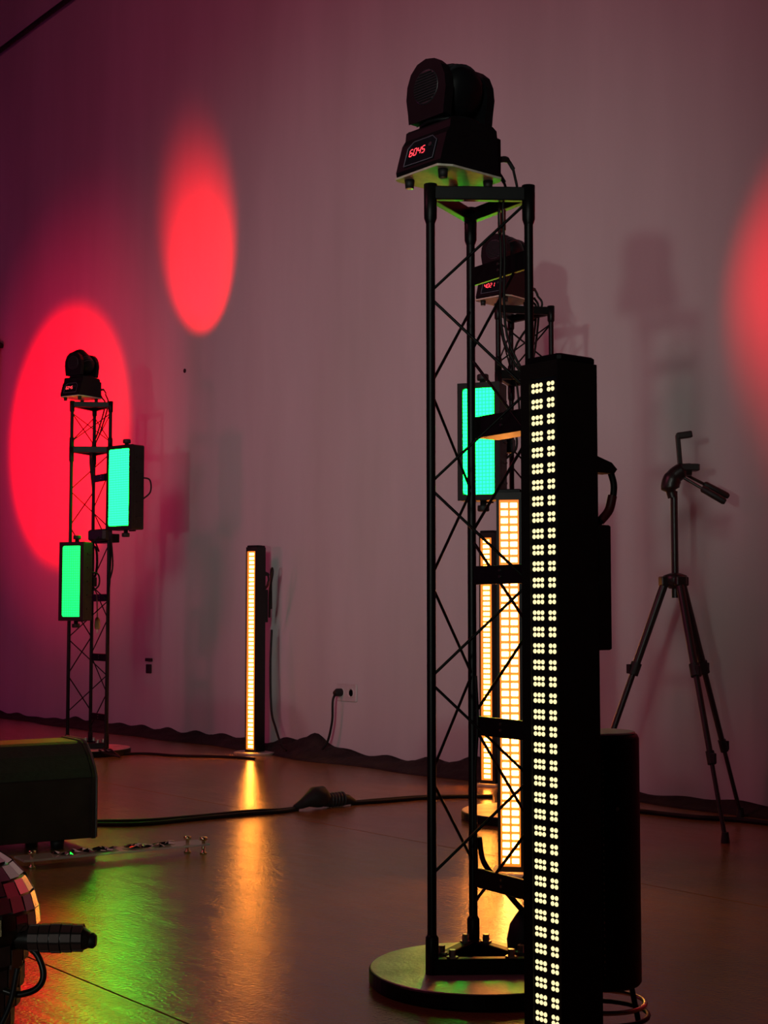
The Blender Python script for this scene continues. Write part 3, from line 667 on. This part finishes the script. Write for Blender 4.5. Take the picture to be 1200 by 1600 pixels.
# ------------------------------------------------------------------ mirror-tiled prop at the corner
mx_, my_ = rm(-0.655, 2.30)
mp_ = thing('mirror_prop', 'domed prop covered in mirror tiles with a stubby tiled handle', 'prop', (mx_, my_, 0), PI/2-WALL_ANGLE)
RS, ZC = 0.122, 0.205
MB().lathe([(0.0, 0.0), (0.060, 0.0), (0.072, 0.03), (0.090, 0.09), (0.100, 0.15), (0.103, ZC-0.02), (0.118, ZC-0.004)] + [(RS*0.985*math.cos(q*PI/20), ZC + RS*0.985*math.sin(q*PI/20)) for q in range(0, 10)] + [(0.0, ZC+RS*0.985)], n=40).build('dome_body', 'prop_body', mp_)
rows = 7
for i in range(rows):                                   # square mirror tiles on the dome
    a0, a1 = (i+0.06)*PI/2/rows*0.96, (i+0.94)*PI/2/rows*0.96
    nlon = max(6, int(round(2*PI*RS*math.cos((a0+a1)/2)/0.0265)))
    dl = 2*PI/nlon*0.46
    vs = [Vector((r_*math.cos(e)*math.cos(l), r_*math.cos(e)*math.sin(l), r_*math.sin(e))) for r_ in (RS*0.98, RS+0.0025) for e, l in ((a0,-dl),(a0,dl),(a1,dl),(a1,-dl))]
    tmb = MB(); tmb.add(vs, [(3,2,1,0),(4,5,6,7),(0,1,5,4),(1,2,6,5),(2,3,7,6),(3,0,4,7)])
    me = tmb.mesh('mirror_tile'); me.materials.append(M['mirror'])
    for k in range(nlon):
        link('mirror_tile', me, mp_, (0, 0, ZC), (rnd.uniform(-.03,.03), rnd.uniform(-.03,.03), 2*PI*k/nlon))
for i, (z, r) in enumerate(((0.165, 0.1035), (0.132, 0.0985), (0.099, 0.093), (0.066, 0.0845), (0.034, 0.075))):
    me = MB().box((r, 0, 0), (0.004, 2*PI*r/20*0.90, 0.029)).mesh('body_tile'); me.materials.append(M['tile_dark'])
    for k in range(20): link('body_tile', me, mp_, (0, 0, z), (0, rnd.uniform(-.04,.04), 2*PI*k/20))
hr = MB(); hr.tube([(0.098, -0.03, 0.190), (0.112, -0.03, 0.190), (0.122, -0.03, 0.191), (0.165, -0.03, 0.192), (0.195, -0.03, 0.190), (0.206, -0.03, 0.188), (0.212, -0.03, 0.187)], [0.014, 0.017, 0.0185, 0.0205, 0.0190, 0.014, 0.009], 18)
ho = hr.build('handle', 'prop_body', mp_)
for i in range(5):
    r = 0.0205 - 0.002*abs(i-2)*0.5
    me = MB().box((0, 0, r), (0.0145, 2*PI*r/9*0.86, 0.003)).mesh('handle_tile'); me.materials.append(M['tile_dark'])
    for k in range(9): link('handle_tile', me, ho, (0.126+0.0165*i, -0.03, 0.191), (2*PI*k/9, 0, 0))
MB().tube([(0.208, -0.03, 0.187), (0.214, -0.03, 0.187), (0.219, -0.03, 0.187)], [0.011, 0.012, 0.008], 14).build('end_knob', 'rubber', ho)
MB().tube(spline([(0.105, -0.03, 0.184), (0.130, -0.035, 0.168), (0.142, -0.04, 0.140), (0.134, -0.045, 0.120), (0.108, -0.05, 0.112), (0.085, -0.05, 0.118)], 6), 0.0050, 10).build('lever', 'prop_body', mp_)
MB().tube(spline([(0.105, -0.05, 0.150), (0.098, -0.065, 0.10), (0.078, -0.08, 0.055), (0.055, -0.095, 0.012), (0.03, -0.12, 0.006)], 6), 0.0045, 8).build('cord', 'dark_plastic', mp_)

# ------------------------------------------------------------------ cables across the floor, connector
def fp(x, y, z): a = rm(x, y); return (a[0], a[1], z)
A = [(-0.93, 4.78), (-0.78, 4.80), (-0.62, 4.90), (-0.46, 5.02), (-0.36, 5.09), (-0.298, 5.142)]
cable('floor_cable', 'twin lead on the floor from wedge to connector, wall side', [fp(x, y+0.034*(i < 4)+0.002, 0.008) for i, (x, y) in enumerate(A)], 0.0075, 6, None, 'leads across the floor')
cable('floor_cable', 'twin lead on the floor from wedge to connector, camera side', [fp(x, y-(0.014+0.012*math.sin(i*1.9))*(i < 5), 0.006) for i, (x, y) in enumerate(A)], 0.0075, 6, None, 'leads across the floor')
Bq = [(-0.115, 5.30), (0.0, 5.36), (0.12, 5.44), (0.25, 5.49), (0.40, 5.50)]
cable('floor_cable', 'lead on the floor from connector to rear truss, wall side', [fp(x, y+0.012+0.02*math.sin(i*1.3), 0.006) for i, (x, y) in enumerate(Bq)], 0.0075, 6, None, 'leads across the floor')
cable('floor_cable', 'lead on the floor from connector to rear truss, camera side', [fp(x, y-0.012, 0.006) for x, y in Bq], 0.0075, 6, None, 'leads across the floor')
c0, c1 = Vector(fp(-0.310, 5.135, 0.020)), Vector(fp(-0.105, 5.30, 0.018)); cd_ = (c1-c0)
cn = thing('cable_connector', 'bulky black cable coupling lying on the floor', 'connector', (c0.x, c0.y, 0), math.atan2(cd_.y, cd_.x))
ln_ = Vector((cd_.x, cd_.y)).length
MB().tube([(0.0, 0, 0.012), (0.03, 0, 0.020), (0.055, 0, 0.030), (0.085, 0, 0.040), (0.115, 0, 0.040), (0.135, 0, 0.030)], [0.008, 0.016, 0.022, 0.036, 0.038, 0.026], 16).build('socket', 'rubber', cn)
MB().tube([(0.130, 0, 0.026), (0.150, 0, 0.026), (0.20, 0, 0.024), (0.23, 0, 0.021), (ln_, 0, 0.012)], [0.023, 0.024, 0.022, 0.019, 0.008], 14).build('plug', 'rubber', cn)
for q in range(5): MB().lathe([(0.0225, 0), (0.0255, 0.001), (0.0255, 0.005), (0.0225, 0.006)], (0.150+0.014*q, 0, 0.0255), 16, m=Matrix.Rotation(PI/2, 3, 'Y')).build('grip_ring', 'dark_plastic', cn)
cable('floor_cable', 'dark lead on the floor between the far truss and the lone orange bar', [fp(-1.32, 7.08, 0.007), fp(-1.15, 7.15, 0.006), fp(-1.0, 7.05, 0.006), fp(-0.86, 7.02, 0.006), fp(-0.72, 6.98, 0.006), fp(-0.6, 6.90, 0.006)], 0.006, 6, None, 'leads across the floor')
cable('floor_cable', 'looped lead on the floor left of the far truss', [fp(-2.0, 7.35, 0.007), fp(-1.85, 7.60, 0.007), fp(-1.72, 7.72, 0.007), fp(-1.62, 7.55, 0.007), fp(-1.66, 7.35, 0.007)], 0.006, 6, None, 'leads across the floor')
cable('floor_cable', 'lead on the floor at the wall behind the tripod', [fp(0.62, 5.35, 0.012), fp(0.85, 5.10, 0.008), fp(1.02, 4.93, 0.008), fp(1.2, 4.82, 0.008), fp(1.5, 4.42, 0.008)], 0.008, 6, None, 'leads across the floor')

# leads behind the bar that stands alone
bx, by = rm(-0.625, 7.18); bx += 0.055
cable('bar_lead', 'looped lead on the back of the lone orange bar', [(bx+0.02, by+0.03, 0.66), (bx+0.075, by-0.005, 0.79), (bx+0.105, by-0.01, 0.87), (bx+0.085, by, 0.895), (bx+0.062, by+0.01, 0.86), (bx+0.05, by+0.02, 0.70)], 0.0055, 6)
cable('bar_lead', 'lead drooping to the floor beside the lone orange bar', [(bx+0.055, by+0.02, 0.60), (bx+0.075, by+0.0, 0.42), (bx+0.10, by-0.01, 0.22), (bx+0.15, by-0.02, 0.14), (bx+0.20, by-0.02, 0.06), (bx+0.24, by-0.02, 0.04)], 0.0055, 6)

# ------------------------------------------------------------------ wall outlet with plug, wall switch
ox = -5.43
ol = thing('wall_outlet', 'pale double wall outlet low on the open wall', 'outlet', (ox, WALL_Y, 0.315), 0)
MB().cbox((0, -0.004, 0), (0.150, 0.008, 0.080), 0.003).build('cover_plate', 'white_plastic', ol)
for sx in (-0.036, 0.036):
    so = MB(); so.lathe([(0.0, 0.004), (0.016, 0.004), (0.021, 0.009), (0.023, 0.009), (0.023, 0.0)], (sx, -0.004, 0), 20, m=Matrix.Rotation(PI/2, 3, 'X')); so.build('socket', 'white_plastic', ol)
pg = thing('power_plug', 'black plug in the wall outlet with lead to the floor', 'plug', (ox-0.036, WALL_Y-0.014, 0.315), 0)
MB().tube([(0, 0.004, 0), (0, -0.018, 0), (0, -0.034, -0.006)], [0.018, 0.019, 0.012], 14).build('plug_body', 'rubber', pg)
MB().tube(spline([(0, -0.030, -0.006), (0.0, -0.044, -0.04), (-0.010, -0.040, -0.13), (-0.035, -0.045, -0.22), (-0.06, -0.06, -0.262)], 6), 0.0055, 8).build('cord', 'cable', pg)
sw = thing('wall_switch', 'small dark fitting on the wall beside the far truss', 'switch', (-7.25, WALL_Y, 0.37), 0)
MB().cbox((0, -0.006, 0), (0.05, 0.012, 0.05), 0.003).build('case', 'rubber', sw)
MB().cbox((0, -0.006, 0.05), (0.07, 0.012, 0.018), 0.003).build('cap', 'rubber', sw)
